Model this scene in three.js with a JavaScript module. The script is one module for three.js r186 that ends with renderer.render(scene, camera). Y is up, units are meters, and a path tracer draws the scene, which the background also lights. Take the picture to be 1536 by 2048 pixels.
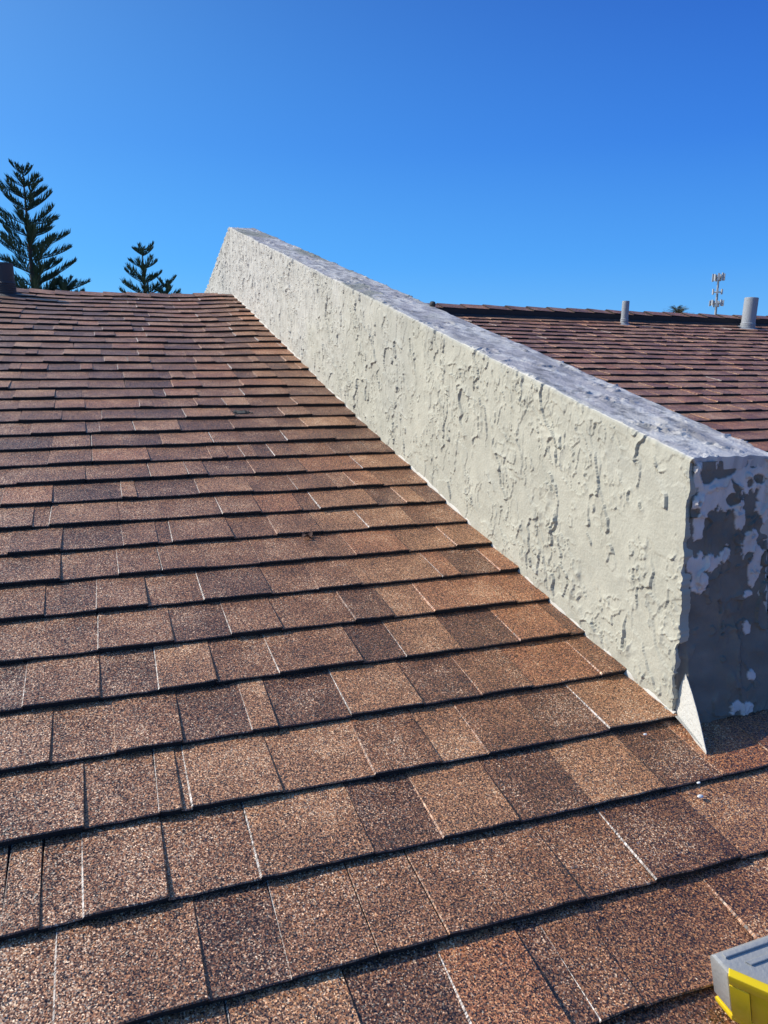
import * as THREE from 'three';
import { mergeGeometries, toCreasedNormals } from 'three/addons/utils/BufferGeometryUtils.js';

// ------------------------------------------------------------------ camera, sky, sun, exposure
const scene = new THREE.Scene();
const EYE = 4.6;                                   // eye height over the ground
const camera = new THREE.PerspectiveCamera(68.64, 768 / 1024, 0.05, 3000);
camera.position.set(0, EYE, 0);
{
  const yaw = THREE.MathUtils.degToRad(20.67), pitch = THREE.MathUtils.degToRad(-11.27);
  camera.lookAt(Math.sin(yaw) * Math.cos(pitch), EYE + Math.sin(pitch), -Math.cos(yaw) * Math.cos(pitch));
}
const SUN = new THREE.Vector3(-0.722, 0.545, -0.43).normalize();
{
  // clear air: deep blue overhead, paler toward the horizon and round the sun
  const W = 512, Hh = 256, d = new Float32Array(W * Hh * 4), v = new THREE.Vector3();
  const stops = [[0, 0.200, 0.550, 0.960], [0.12, 0.084, 0.365, 0.930], [0.25, 0.042, 0.215, 0.770], [0.40, 0.022, 0.115, 0.560], [0.70, 0.016, 0.080, 0.400], [1.001, 0.013, 0.068, 0.340]];
  for (let j = 0; j < Hh; j++) for (let i = 0; i < W; i++) {
    const lat = ((j + 0.5) / Hh - 0.5) * Math.PI, lon = ((i + 0.5) / W - 0.5) * 2 * Math.PI;
    v.set(Math.cos(lat) * Math.cos(lon), Math.sin(lat), Math.cos(lat) * Math.sin(lon));
    const e = Math.max(0, v.y), cs = Math.max(-1, Math.min(1, v.dot(SUN)));
    let n = 0; while (e >= stops[n + 1][0]) n++;
    const f = (e - stops[n][0]) / (stops[n + 1][0] - stops[n][0]), g = Math.pow(Math.max(0, (cs + 0.25) / 0.85), 1.6), c0 = Math.max(0, cs), au = 2.4 * Math.pow(c0, 18) + 0.42 * Math.pow(c0, 5.5);
    for (let c = 0; c < 3; c++) {
      let q = stops[n][c + 1] * (1 - f) + stops[n + 1][c + 1] * f;
      q += [0.042, 0.140, 0.15][c] * g + [0.92, 0.97, 1.0][c] * 0.85 * au;
      if (v.y < 0) q = [0.30, 0.36, 0.42][c];
      d[(j * W + i) * 4 + c] = q;
    }
    d[(j * W + i) * 4 + 3] = 1;
  }
  const t = new THREE.DataTexture(d, W, Hh, THREE.RGBAFormat, THREE.FloatType);
  t.mapping = THREE.EquirectangularReflectionMapping; t.magFilter = t.minFilter = THREE.LinearFilter; t.needsUpdate = true;
  scene.background = t; scene.environment = t;
}
const sun = new THREE.DirectionalLight(new THREE.Color().setRGB(1, 0.93, 0.81), 5);
sun.position.set(SUN.x * 40, EYE + SUN.y * 40, SUN.z * 40 - 3); sun.target.position.set(0, EYE, -3);
sun.castShadow = true; sun.shadow.mapSize.set(4096, 4096);
Object.assign(sun.shadow.camera, { left: -10, right: 10, top: 10, bottom: -10, near: 1, far: 90 });
scene.add(sun, sun.target);
const renderer = new THREE.WebGLRenderer({ antialias: true });
renderer.toneMapping = THREE.LinearToneMapping; renderer.toneMappingExposure = 1.0;
renderer.shadowMap.enabled = true;

// ------------------------------------------------------------------ helpers
let seed = 12345;
const rnd = () => { seed = (seed + 0x6D2B79F5) | 0; let t = Math.imul(seed ^ (seed >>> 15), 1 | seed); t = (t + Math.imul(t ^ (t >>> 7), 61 | t)) ^ t; return ((t ^ (t >>> 14)) >>> 0) / 4294967296; };
const rr = (a, b) => a + (b - a) * rnd();
const clamp = (x, a = 0, b = 1) => Math.min(b, Math.max(a, x));
const sstep = (a, b, x) => { x = clamp((x - a) / (b - a)); return x * x * (3 - 2 * x); };
const mix = (a, b, t) => a + (b - a) * t;
const hash = (x, y, s) => { let h = Math.imul(x | 0, 374761393) ^ Math.imul(y | 0, 668265263) ^ Math.imul(s | 0, 2147483647 - 1640531); h = Math.imul(h ^ (h >>> 13), 1274126177); h ^= h >>> 16; h = Math.imul(h, 2246822519); return ((h ^ (h >>> 15)) >>> 0) / 4294967296; };
function noise(x, y, s = 0, per = 0) {            // value noise 0..1, optional integer period
  const xi = Math.floor(x), yi = Math.floor(y), fx = x - xi, fy = y - yi;
  const u = fx * fx * (3 - 2 * fx), v = fy * fy * (3 - 2 * fy);
  const w = per ? (n) => ((n % per) + per) % per : (n) => n;
  const a = hash(w(xi), w(yi), s), b = hash(w(xi + 1), w(yi), s), c = hash(w(xi), w(yi + 1), s), e = hash(w(xi + 1), w(yi + 1), s);
  return a + (b - a) * u + (c - a) * v + (a - b - c + e) * u * v;
}
const fbm = (x, y, s = 0, o = 4) => { let t = 0, a = 0.5, n = 0; for (let i = 0; i < o; i++) { t += a * noise(x, y, s + i * 17); n += a; a *= 0.5; x = x * 2.03 + 5.3; y = y * 2.03 + 1.7; } return t / n; };
const lin = (r, g, b) => new THREE.Color().setRGB(r, g, b);

const used = {};
function numbered(n) { const k = used[n] = (used[n] ?? -1) + 1; return k ? `${n}_${String(k).padStart(3, '0')}` : n; }
function thing(name, label, category, [x, y, z], group) {
  const g = new THREE.Group(); g.name = numbered(name); g.position.set(x, y, z); g.userData = { label, category };
  if (group) g.userData.group = group;
  scene.add(g); return g;
}
// geometry is given in world coordinates; the mesh is hung under its thing (or part)
function part(root, name, geo, mat, parentOrigin) {
  const o = parentOrigin || root.position; geo.translate(-o.x, -o.y, -o.z);
  const m = new THREE.Mesh(geo, mat); m.name = name; m.castShadow = m.receiveShadow = true; root.add(m); return m;
}
function structure(name, geo, mat) {
  const m = new THREE.Mesh(geo, mat); m.name = numbered(name); m.castShadow = m.receiveShadow = true; m.userData.kind = 'structure'; scene.add(m); return m;
}
class Soup {                                      // loose triangles with explicit uv / normals / colours
  constructor(col) { this.p = []; this.n = []; this.u = []; this.c = col ? [] : null; this.g = []; }
  quad(A, B, C, D, uv, N, slot = 0) { this.tri(A, B, C, [uv[0], uv[1], uv[2]], N, slot); this.tri(A, C, D, [uv[0], uv[2], uv[3]], N, slot); }
  tri(A, B, C, uv, N, slot = 0) {
    if (!N) {
      const ax = B[0] - A[0], ay = B[1] - A[1], az = B[2] - A[2], bx = C[0] - A[0], by = C[1] - A[1], bz = C[2] - A[2];
      N = [ay * bz - az * by, az * bx - ax * bz, ax * by - ay * bx]; const l = Math.hypot(...N) || 1; N = N.map(q => q / l);
    }
    this.p.push(...A, ...B, ...C); for (let i = 0; i < 3; i++) { this.n.push(...N); this.u.push(...uv[i]); }
    const last = this.g[this.g.length - 1];
    if (last && last[2] === slot) last[1] += 3; else this.g.push([this.p.length / 3 - 3, 3, slot]);
  }
  build(groups) {
    const g = new THREE.BufferGeometry();
    g.setAttribute('position', new THREE.Float32BufferAttribute(this.p, 3)); g.setAttribute('normal', new THREE.Float32BufferAttribute(this.n, 3)); g.setAttribute('uv', new THREE.Float32BufferAttribute(this.u, 2));
    if (groups) for (const [a, b, s] of this.g) g.addGroup(a, b, s);
    return g;
  }
}

// ------------------------------------------------------------------ materials
const TILE = 0.92, TN = 1536;
const gran = (() => {                             // mineral granules: one voronoi cell each
  const G = 600, id = new Int32Array(TN * TN), edge = new Float32Array(TN * TN), nrm = new Uint8Array(TN * TN * 4);
  const px = new Float32Array(G * G), py = new Float32Array(G * G), tx = new Float32Array(G * G), ty = new Float32Array(G * G);
  for (let i = 0; i < G * G; i++) { px[i] = rnd(); py[i] = rnd(); const a = rnd() * 6.283, r = Math.min(1.3, 0.36 * Math.sqrt(-2 * Math.log(1 - rnd() * 0.9999))); tx[i] = Math.cos(a) * r; ty[i] = Math.sin(a) * r; }
  for (let y = 0; y < TN; y++) for (let x = 0; x < TN; x++) {
    const gx = x / TN * G, gy = y / TN * G, cx = Math.floor(gx), cy = Math.floor(gy); let b1 = 9, b2 = 9, bi = 0;
    for (let j = -1; j <= 1; j++) for (let i = -1; i <= 1; i++) {
      const ix = (cx + i + G) % G, iy = (cy + j + G) % G, k = iy * G + ix, dx = cx + i + px[k] - gx, dy = cy + j + py[k] - gy, q = dx * dx + dy * dy;
      if (q < b1) { b2 = b1; b1 = q; bi = k; } else if (q < b2) b2 = q;
    }
    const o = y * TN + x; id[o] = bi; edge[o] = Math.sqrt(b2) - Math.sqrt(b1);
    const nz = 1, l = Math.hypot(tx[bi], ty[bi], nz);
    nrm[o * 4] = (tx[bi] / l * 0.5 + 0.5) * 255; nrm[o * 4 + 1] = (ty[bi] / l * 0.5 + 0.5) * 255; nrm[o * 4 + 2] = (nz / l * 0.5 + 0.5) * 255; nrm[o * 4 + 3] = 255;
  }
  const nt = new THREE.DataTexture(nrm, TN, TN); nt.wrapS = nt.wrapT = THREE.RepeatWrapping; nt.magFilter = THREE.LinearFilter; nt.minFilter = THREE.LinearMipmapLinearFilter; nt.generateMipmaps = true; nt.needsUpdate = true;
  return { G, id, edge, nt };
})();
const enc = (v) => { v = clamp(v); return 255 * (v <= 0.0031308 ? 12.92 * v : 1.055 * Math.pow(v, 1 / 2.4) - 0.055); };
function granuleMat(name, palette, s0) {          // palette: [weight, r, g, b] linear
  const d = new Uint8Array(TN * TN * 4), n = gran.G * gran.G, col = new Float32Array(n * 3);
  const tot = palette.reduce((a, p) => a + p[0], 0);
  for (let i = 0; i < n; i++) {
    const gx = (i % gran.G) / gran.G, gy = Math.floor(i / gran.G) / gran.G;
    const bl = 0.62 * noise(gx * 9, gy * 9, s0, 9) + 0.38 * noise(gx * 31, gy * 31, s0 + 3, 31);   // clumps of like granules
    let r = clamp(hash(i, 7, s0) * 0.90 + (bl - 0.5) * 0.45 + 0.05, 0, 0.9999) * tot, k = 0;
    while (r > palette[k][0]) { r -= palette[k][0]; k++; }
    const j = 0.75 + 0.5 * hash(i, 11, s0); for (let c = 0; c < 3; c++) col[i * 3 + c] = palette[k][1 + c] * j;
  }
  for (let o = 0; o < TN * TN; o++) {
    const i = gran.id[o], e = gran.edge[o] < 0.10 ? 0.45 : 1;      // asphalt shows between granules
    for (let c = 0; c < 3; c++) d[o * 4 + c] = enc(col[i * 3 + c] * e + (1 - e) * 0.012); d[o * 4 + 3] = 255;
  }
  const t = new THREE.DataTexture(d, TN, TN); t.colorSpace = THREE.SRGBColorSpace; t.wrapS = t.wrapT = THREE.RepeatWrapping; t.magFilter = THREE.LinearFilter; t.minFilter = THREE.LinearMipmapLinearFilter; t.generateMipmaps = true; t.needsUpdate = true;
  const m = new THREE.MeshPhysicalMaterial({ map: t, normalMap: gran.nt, roughness: 0.5, metalness: 0, ior: 1.66 }); m.name = name; return m;
}
const TONE = [
  granuleMat('dark_brown_granules', [[38, 0.034, 0.014, 0.008], [39, 0.215, 0.080, 0.034], [19, 0.44, 0.205, 0.095], [4, 0.76, 0.52, 0.34]], 11),
  granuleMat('brown_granules', [[29, 0.040, 0.017, 0.009], [44, 0.29, 0.110, 0.044], [22, 0.52, 0.248, 0.112], [5, 0.82, 0.56, 0.36]], 23),
  granuleMat('tan_granules', [[20, 0.046, 0.020, 0.011], [43, 0.36, 0.146, 0.060], [30, 0.61, 0.308, 0.144], [7, 0.86, 0.59, 0.37]], 37),
  granuleMat('rust_granules', [[22, 0.046, 0.018, 0.010], [46, 0.37, 0.130, 0.050], [26, 0.60, 0.275, 0.118], [6, 0.84, 0.56, 0.34]], 51),
];
const edgeSheenMat = granuleMat('painted_edge_sheen', [[22, 0.06, 0.035, 0.028], [30, 0.26, 0.19, 0.15], [48, 0.58, 0.52, 0.47]], 71);  // pale grains paint a sunlit sheen on left tab edges
const buttMat = new THREE.MeshStandardMaterial({ color: lin(0.014, 0.012, 0.011), roughness: 0.9 }); buttMat.name = 'asphalt_butt';
const SHINGLE_MATS = [...TONE, edgeSheenMat, buttMat];
const grain = (() => {                            // fine sandy relief for render and paint
  const N = 512, d = new Uint8Array(N * N * 4);
  for (let y = 0; y < N; y++) for (let x = 0; x < N; x++) {
    const v = 0.5 * noise(x / 4, y / 4, 5, 128) + 0.3 * hash(x, y, 9) + 0.2 * noise(x / 16, y / 16, 7, 32);
    const o = (y * N + x) * 4; d[o] = d[o + 1] = d[o + 2] = v * 255; d[o + 3] = 255;
  }
  const t = new THREE.DataTexture(d, N, N); t.wrapS = t.wrapT = THREE.RepeatWrapping; t.magFilter = THREE.LinearFilter; t.repeat.set(2.2, 2.2); t.needsUpdate = true; return t;
})();
const stuccoMat = new THREE.MeshStandardMaterial({ vertexColors: true, roughness: 0.92, bumpMap: grain, bumpScale: 0.0012 }); stuccoMat.name = 'trowelled_stucco';
const capMat = new THREE.MeshStandardMaterial({ vertexColors: true, roughness: 0.6, bumpMap: grain, bumpScale: 0.0014 }); capMat.name = 'weathered_paint_on_stucco';
const endMat = new THREE.MeshStandardMaterial({ vertexColors: true, roughness: 0.85, bumpMap: grain, bumpScale: 0.001 }); endMat.name = 'patched_stucco';

// ------------------------------------------------------------------ ground
{
  const g = new THREE.PlaneGeometry(2400, 2400, 1, 1); g.rotateX(-Math.PI / 2);
  const N = 256, d = new Uint8Array(N * N * 4);
  for (let y = 0; y < N; y++) for (let x = 0; x < N; x++) { const v = 0.5 * noise(x / 8, y / 8, 3, 32) + 0.5 * hash(x, y, 4), o = (y * N + x) * 4; d[o] = enc(0.26 + 0.10 * v); d[o + 1] = enc(0.235 + 0.09 * v); d[o + 2] = enc(0.19 + 0.08 * v); d[o + 3] = 255; }
  const t = new THREE.DataTexture(d, N, N); t.colorSpace = THREE.SRGBColorSpace; t.wrapS = t.wrapT = THREE.RepeatWrapping; t.magFilter = THREE.LinearFilter; t.repeat.set(400, 400); t.needsUpdate = true;
  const m = new THREE.MeshStandardMaterial({ map: t, roughness: 1 }); m.name = 'pale_bounce_ground';  // unseen ground, made pale to bounce warm fill light
  structure('ground', g, m);
}

// ------------------------------------------------------------------ roof frame
const H0 = 0.878, SL = THREE.MathUtils.degToRad(13.45), CS = Math.cos(SL), SN = Math.sin(SL), TS = Math.tan(SL);
const RIDGE_V = 5.706, RIDGE_Z = -RIDGE_V * CS, EAVE_V = -1.3;
const WX0 = 0.939, WX1 = 1.126, WZ0 = -1.0, WH = 0.478;     // parapet: left face, right face, near end, height
const RX0 = WX1 - 0.01;
// offset of the surface along the normal, u across, v up the slope; side 1 = the roof beyond the parapet
function sag(u, v, side) {
  let d = 0.006 * (fbm(u * 1.3 + 3, v * 1.1, 61, 2) - 0.5) + 0.003 * (noise(u * 4, v * 3, 63) - 0.5);
  if (side) d += (-0.063 - 0.008 * (u - 2.5) * sstep(1.3, 2.6, u)) * sstep(1.1, 2.6, v) - 0.01 * sstep(2, 4, u) * (fbm(u * 0.9, v, 77, 2) - 0.5);
  else d += 0.022 * sstep(2.8, 5.3, v) * sstep(0.5, 0.93, u) + 0.012 * sstep(-0.1, -0.7, u) * sstep(4, 5.6, v);
  return d;
}
const roofP = (u, v, n, side = 0) => { const m = n + sag(u, v, side); return [u, EYE - H0 + v * SN + m * CS, -v * CS + m * SN]; };
const roofN = (a, b, c) => { const q = [a, b * SN + c * CS, -b * CS + c * SN], l = Math.hypot(...q); return q.map(x => x / l); };
const project = new THREE.Vector3();
camera.updateMatrixWorld(); camera.updateProjectionMatrix();
const toPixel = (P) => { project.set(...P).project(camera); return [(project.x + 1) * 384, (1 - project.y) * 512, project.z]; };

const EXPO = 0.1425, LEN = 0.186;
const butt = (k, u) => 0.893 + EXPO * k - 0.018 * (clamp(u, -2, 2) - 0.2);
// one shingle tab: top face, worn butt edge, chamfered cut sides
function tab(S, { k, u0, u1, raised, tone, side, seg, v1 = LEN }) {
  const nb = raised ? rr(0.0126, 0.0150) : rr(0.0096, 0.0112), uo = rr(0, 3), vo = rr(0, 3), rot = rnd() < 0.5 ? 1 : -1;
  const sl0 = rr(-0.004, 0.004), sl1 = rr(-0.004, 0.004), curl = rr(-0.0006, 0.0016), twist = rr(-0.0011, 0.0011), ch = raised ? rr(0.0009, 0.0024) : 0.0006, pale = raised && rnd() < (side ? 0.05 : u0 < 0.3 ? 0.85 : 0.35);  // pale: raised tabs whose left edge takes the sheen colour
  const ns = Math.max(2, Math.round((u1 - u0) / seg)), top = v1;
  const N = roofN(-twist * 2 / (u1 - u0), nb / LEN, 1);
  const nAt = (f, s) => nb * (1 - s / LEN) + (1 - s / LEN) * (curl * (2 * f - 1) * (2 * f - 1) + twist * (2 * f - 1));
  const U = (f, s, inset = 0) => mix(u0 + sl0 * s / LEN + inset, u1 + sl1 * s / LEN - inset, f);
  const jag = []; for (let i = 0; i <= ns; i++) jag.push(rr(-0.0013, 0.0013));
  const at = (f, s, dn = 0, inset = 0) => { const u = U(f, s, inset); return roofP(u, butt(k, u) + s, nAt(f, s) + dn, side); };
  const uv = (f, s) => [(U(f, s) + uo) / TILE * rot, (s + vo) / TILE];
  const vs = [0.0016, 0.07, top];
  for (let i = 0; i < ns; i++) {
    const f0 = i / ns, f1 = (i + 1) / ns, j0 = jag[i], j1 = jag[i + 1];
    const lo0 = at(f0, j0 + 0.004, -nAt(f0, 0) - 0.002), lo1 = at(f1, j1 + 0.004, -nAt(f1, 0) - 0.002), e0 = at(f0, j0, -0.0016, ch), e1 = at(f1, j1, -0.0016, ch);
    S.quad(lo0, lo1, e1, e0, [uv(f0, 0), uv(f1, 0), uv(f1, 0.004), uv(f0, 0.004)], roofN(0, -1, 0.05), 5);
    const r0 = at(f0, 0.0016 + j0, 0, ch), r1 = at(f1, 0.0016 + j1, 0, ch);
    S.quad(e0, e1, r1, r0, [uv(f0, 0), uv(f1, 0), uv(f1, 0.002), uv(f0, 0.002)], roofN(0, -0.7, 0.7), tone);
    for (let q = 0; q < 2; q++) {
      const a0 = vs[q] + (q ? 0 : j0), a1 = vs[q] + (q ? 0 : j1), b = vs[q + 1];
      S.quad(at(f0, a0, 0, ch), at(f1, a1, 0, ch), at(f1, b, 0, ch), at(f0, b, 0, ch), [uv(f0, a0), uv(f1, a1), uv(f1, b), uv(f0, b)], N, tone);
    }
  }
  for (const f of [0, 1]) {                       // cut sides; left side of a raised tab can carry painted sheen
    const sg = f ? 1 : -1, dh = raised ? 0.0034 : 0.001;
    const a = at(f, jag[f ? ns : 0], 0, ch), b = at(f, top, 0, ch), c = at(f, top, -dh), d = at(f, jag[f ? ns : 0], -dh), e = at(f, top, -0.012), g = at(f, jag[f ? ns : 0], -nAt(f, 0) - 0.002);
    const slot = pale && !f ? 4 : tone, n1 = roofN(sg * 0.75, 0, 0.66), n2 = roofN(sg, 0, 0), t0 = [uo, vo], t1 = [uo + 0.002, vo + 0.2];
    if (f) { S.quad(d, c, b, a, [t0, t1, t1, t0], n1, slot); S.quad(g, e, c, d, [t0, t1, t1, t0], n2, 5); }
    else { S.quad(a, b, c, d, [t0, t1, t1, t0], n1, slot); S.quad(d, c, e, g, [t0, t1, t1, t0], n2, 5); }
  }
}
// tabs read off the photograph for the nearest courses: [start, raised, tone]
const READ = {
  '-2': [[-0.1, 0, 1], [0.083, 1, 2], [0.225, 0, 0], [0.337, 1, 3], [0.446, 0, 0], [0.48, 1, 1], [0.544, 0, 1], [0.74, 1, 1]],
  '-1': [[-0.26, 0, 1], [-0.091, 1, 1], [0.07, 0, 0], [0.161, 1, 1], [0.268, 1, 1], [0.359, 1, 1], [0.558, 0, 1], [0.67, 1, 0], [0.82, 0, 2], [1.0, 1, 1]],
  0: [[-0.28, 0, 1], [-0.153, 1, 1], [-0.108, 0, 1], [-0.061, 1, 1], [0.041, 0, 1], [0.155, 1, 2], [0.315, 0, 0], [0.415, 1, 2], [0.541, 0, 0], [0.665, 1, 2], [0.803, 0, 0], [0.916, 0, 3], [1.04, 1, 1]],
  1: [[-0.24, 1, 1], [-0.058, 0, 1], [0.039, 1, 2], [0.073, 0, 1], [0.085, 1, 2], [0.22, 0, 2], [0.362, 1, 1], [0.479, 0, 2], [0.56, 1, 1], [0.685, 0, 0], [0.797, 1, 2]],
  2: [[-0.27, 1, 1], [-0.106, 0, 1], [-0.013, 1, 1], [0.09, 0, 0], [0.199, 1, 2], [0.244, 0, 0], [0.37, 1, 2], [0.505, 0, 0], [0.62, 1, 1], [0.728, 0, 3]],
  3: [[-0.3, 0, 0], [-0.154, 1, 1], [-0.031, 0, 0], [0.063, 1, 2], [0.166, 0, 1], [0.277, 1, 1], [0.441, 0, 0], [0.527, 1, 2], [0.65, 0, 0], [0.779, 1, 3]],
  4: [[-0.3, 1, 1], [-0.157, 0, 1], [-0.034, 1, 1], [0.106, 0, 0], [0.214, 1, 1], [0.317, 0, 1], [0.47, 1, 0], [0.559, 0, 2], [0.649, 1, 3], [0.853, 0, 3]],
  5: [[-0.3, 1, 1], [-0.13, 0, 1], [-0.034, 1, 1], [0.068, 0, 1], [0.18, 1, 0], [0.327, 0, 1], [0.43, 1, 1], [0.533, 0, 2], [0.732, 1, 3], [0.783, 0, 0], [0.885, 1, 3]],
  6: [[-0.3, 1, 1], [-0.103, 0, 1], [0.015, 1, 1], [0.108, 1, 1], [0.208, 0, 1], [0.327, 1, 1], [0.488, 0, 1], [0.565, 1, 3], [0.705, 0, 2], [0.835, 1, 2]],
  7: [[-0.35, 0, 1], [-0.217, 1, 1], [-0.105, 0, 0], [0.032, 1, 1], [0.112, 0, 1], [0.144, 1, 1], [0.294, 0, 1], [0.401, 1, 1], [0.522, 0, 2], [0.647, 1, 2], [0.783, 0, 1]],
};
function courses(uMin, uMax, kMin, kMax, side, limit) {
  const list = [];
  for (let k = kMin; k <= kMax; k++) {
    const hi = limit ? limit(k) : uMax, lo = uMin, fixed = !side && READ[k];
    const starts = [];
    const fill = (a, b, r) => { let u = a; while (u < b - 0.03) { const w = rnd() < 0.12 ? rr(0.035, 0.06) : rr(0.085, 0.19), t = rnd(); starts.push([u, r, side ? (t < 0.40 ? 1 : t < 0.88 ? 2 : 3) : r ? (t < 0.5 ? 1 : t < 0.82 ? 2 : 3) : (t < 0.5 ? 1 : t < 0.85 ? 0 : 3)]); u += w; r = rnd() < 0.82 ? 1 - r : r; } };
    if (fixed) { fill(lo + rr(0, 0.05), fixed[0][0], 1); for (const f of fixed) starts.push(f); const l = fixed[fixed.length - 1][0] + rr(0.12, 0.17); if (l < hi) fill(l, hi, 1 - fixed[fixed.length - 1][1]); } else fill(lo + rr(-0.08, 0), hi, rnd() < 0.5 ? 1 : 0);
    starts.forEach((s, i) => {
      let u0 = s[0], u1 = i + 1 < starts.length ? starts[i + 1][0] : hi + (fixed ? 0 : 0); u0 = Math.max(lo, u0); u1 = Math.min(hi, u1); if (u1 - u0 < 0.012) return;
      if (!s[1]) { if (i && starts[i - 1][1]) u0 -= 0.0025; if (i + 1 < starts.length && starts[i + 1][1]) u1 += 0.0025; }
      list.push({ k, u0, u1, raised: s[1], tone: s[2], side });
    });
  }
  return list;
}
function layShingles(root, list, near) {
  for (const t of list) {                         // how large each shows in the picture
    const uc = (t.u0 + t.u1) / 2, v = butt(t.k, uc), q = [[t.u0, v], [t.u1, v], [t.u1, v + EXPO], [t.u0, v + EXPO]].map(([u, w]) => toPixel(roofP(u, w, 0.01, t.side)));
    let a = 0; for (let i = 0; i < 4; i++) a += q[i][0] * q[(i + 1) % 4][1] - q[(i + 1) % 4][0] * q[i][1];
    const c = [(q[0][0] + q[2][0]) / 2, (q[0][1] + q[2][1]) / 2];
    const inside = q[0][2] < 1 && c[0] > -25 && c[0] < 793 && c[1] > 0 && c[1] < 1060;
    t.area = inside ? Math.abs(a) / 2 : 0; if (near && !near(t)) t.area = 0;
  }
  const order = list.filter(t => t.area > 12).sort((a, b) => b.area - a.area).slice(0, 300); const own = new Set(order);
  const rest = new Soup();
  for (const t of list) {
    if (t.k > 38) continue;
    const big = own.has(t), S = big ? new Soup() : rest;
    t.seg = big ? 0.028 : 0.06;
    t.v1 = Math.min(LEN, RIDGE_V - 0.002 - butt(t.k, (t.u0 + t.u1) / 2)); if (t.v1 < 0.075) continue;
    tab(S, t);
    if (big) {
      const g = S.build(true), m = part(root, 'shingle', g, SHINGLE_MATS);
      m.name = numberedIn(root, 'shingle');
    }
  }
  // sort loose tabs into material runs
  const by = {}; for (const [a, n, s] of rest.g) (by[s] ??= []).push([a, n]);
  const out = new Soup(); out.g = [];
  for (const s of Object.keys(by)) {
    const st = out.p.length / 3; for (const [a, n] of by[s]) for (let i = a; i < a + n; i++) { out.p.push(rest.p[i * 3], rest.p[i * 3 + 1], rest.p[i * 3 + 2]); out.n.push(rest.n[i * 3], rest.n[i * 3 + 1], rest.n[i * 3 + 2]); out.u.push(rest.u[i * 2], rest.u[i * 2 + 1]); }
    out.g.push([st, out.p.length / 3 - st, +s]);
  }
  if (out.p.length) part(root, 'shingle_field', out.build(true), SHINGLE_MATS).userData.kind = 'stuff';
}
const counters = new Map();
function numberedIn(root, n) { const key = root.uuid + n, k = (counters.get(key) ?? -1) + 1; counters.set(key, k); return k ? `${n}_${String(k).padStart(3, '0')}` : n; }

const deckMat = new THREE.MeshStandardMaterial({ color: lin(0.05, 0.04, 0.035), roughness: 0.95 }); deckMat.name = 'roof_felt';
const houseMat = new THREE.MeshStandardMaterial({ color: lin(0.55, 0.5, 0.42), roughness: 0.9 }); houseMat.name = 'house_render';
function deck(root, u0, u1, vEave, side, drop) {
  // gable slab following the roof underside, both slopes
  const S = new Soup(), nu = Math.max(4, Math.ceil((u1 - u0) / 0.25)), nv = 36, th = 0.05;
  const P = (i, j, n) => roofP(mix(u0, u1, i / nu), mix(vEave, RIDGE_V, j / nv), n, side);
  const z = [[0, 0], [1, 0], [1, 1], [0, 1]];
  for (let i = 0; i < nu; i++) for (let j = 0; j < nv; j++) S.quad(P(i, j, -0.003), P(i + 1, j, -0.003), P(i + 1, j + 1, -0.003), P(i, j + 1, -0.003), z);
  for (let i = 0; i < nu; i++) {
    S.quad(P(i + 1, 0, -0.003), P(i, 0, -0.003), P(i, 0, -th), P(i + 1, 0, -th), z);
    const a = P(i, nv, -0.003), b = P(i + 1, nv, -0.003), m = (q) => [q[0], q[1] - (RIDGE_V - vEave) * SN, 2 * RIDGE_Z - q[2] - (RIDGE_V - vEave) * CS];
    S.quad(a, b, m(b), m(a), z);
  }
  return part(root, 'deck', S.build(), deckMat);
}
function house(root, u0, u1, vEave) {
  const zf = -vEave * CS - 0.4, zb = 2 * RIDGE_Z - zf, y = EYE - H0 + (vEave + 0.4) * SN - 0.16, S = new THREE.Shape();
  S.moveTo(-zf, 0); S.lineTo(-zb, 0); S.lineTo(-zb, y); S.lineTo(-RIDGE_Z, EYE - H0 + RIDGE_V * SN - 0.3); S.lineTo(-zf, y); S.closePath();
  const g = new THREE.ExtrudeGeometry(S, { depth: u1 - u0, bevelEnabled: false }); g.rotateY(Math.PI / 2); g.translate(u0, 0, 0);
  return part(root, 'wall', g, houseMat);
}
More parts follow.
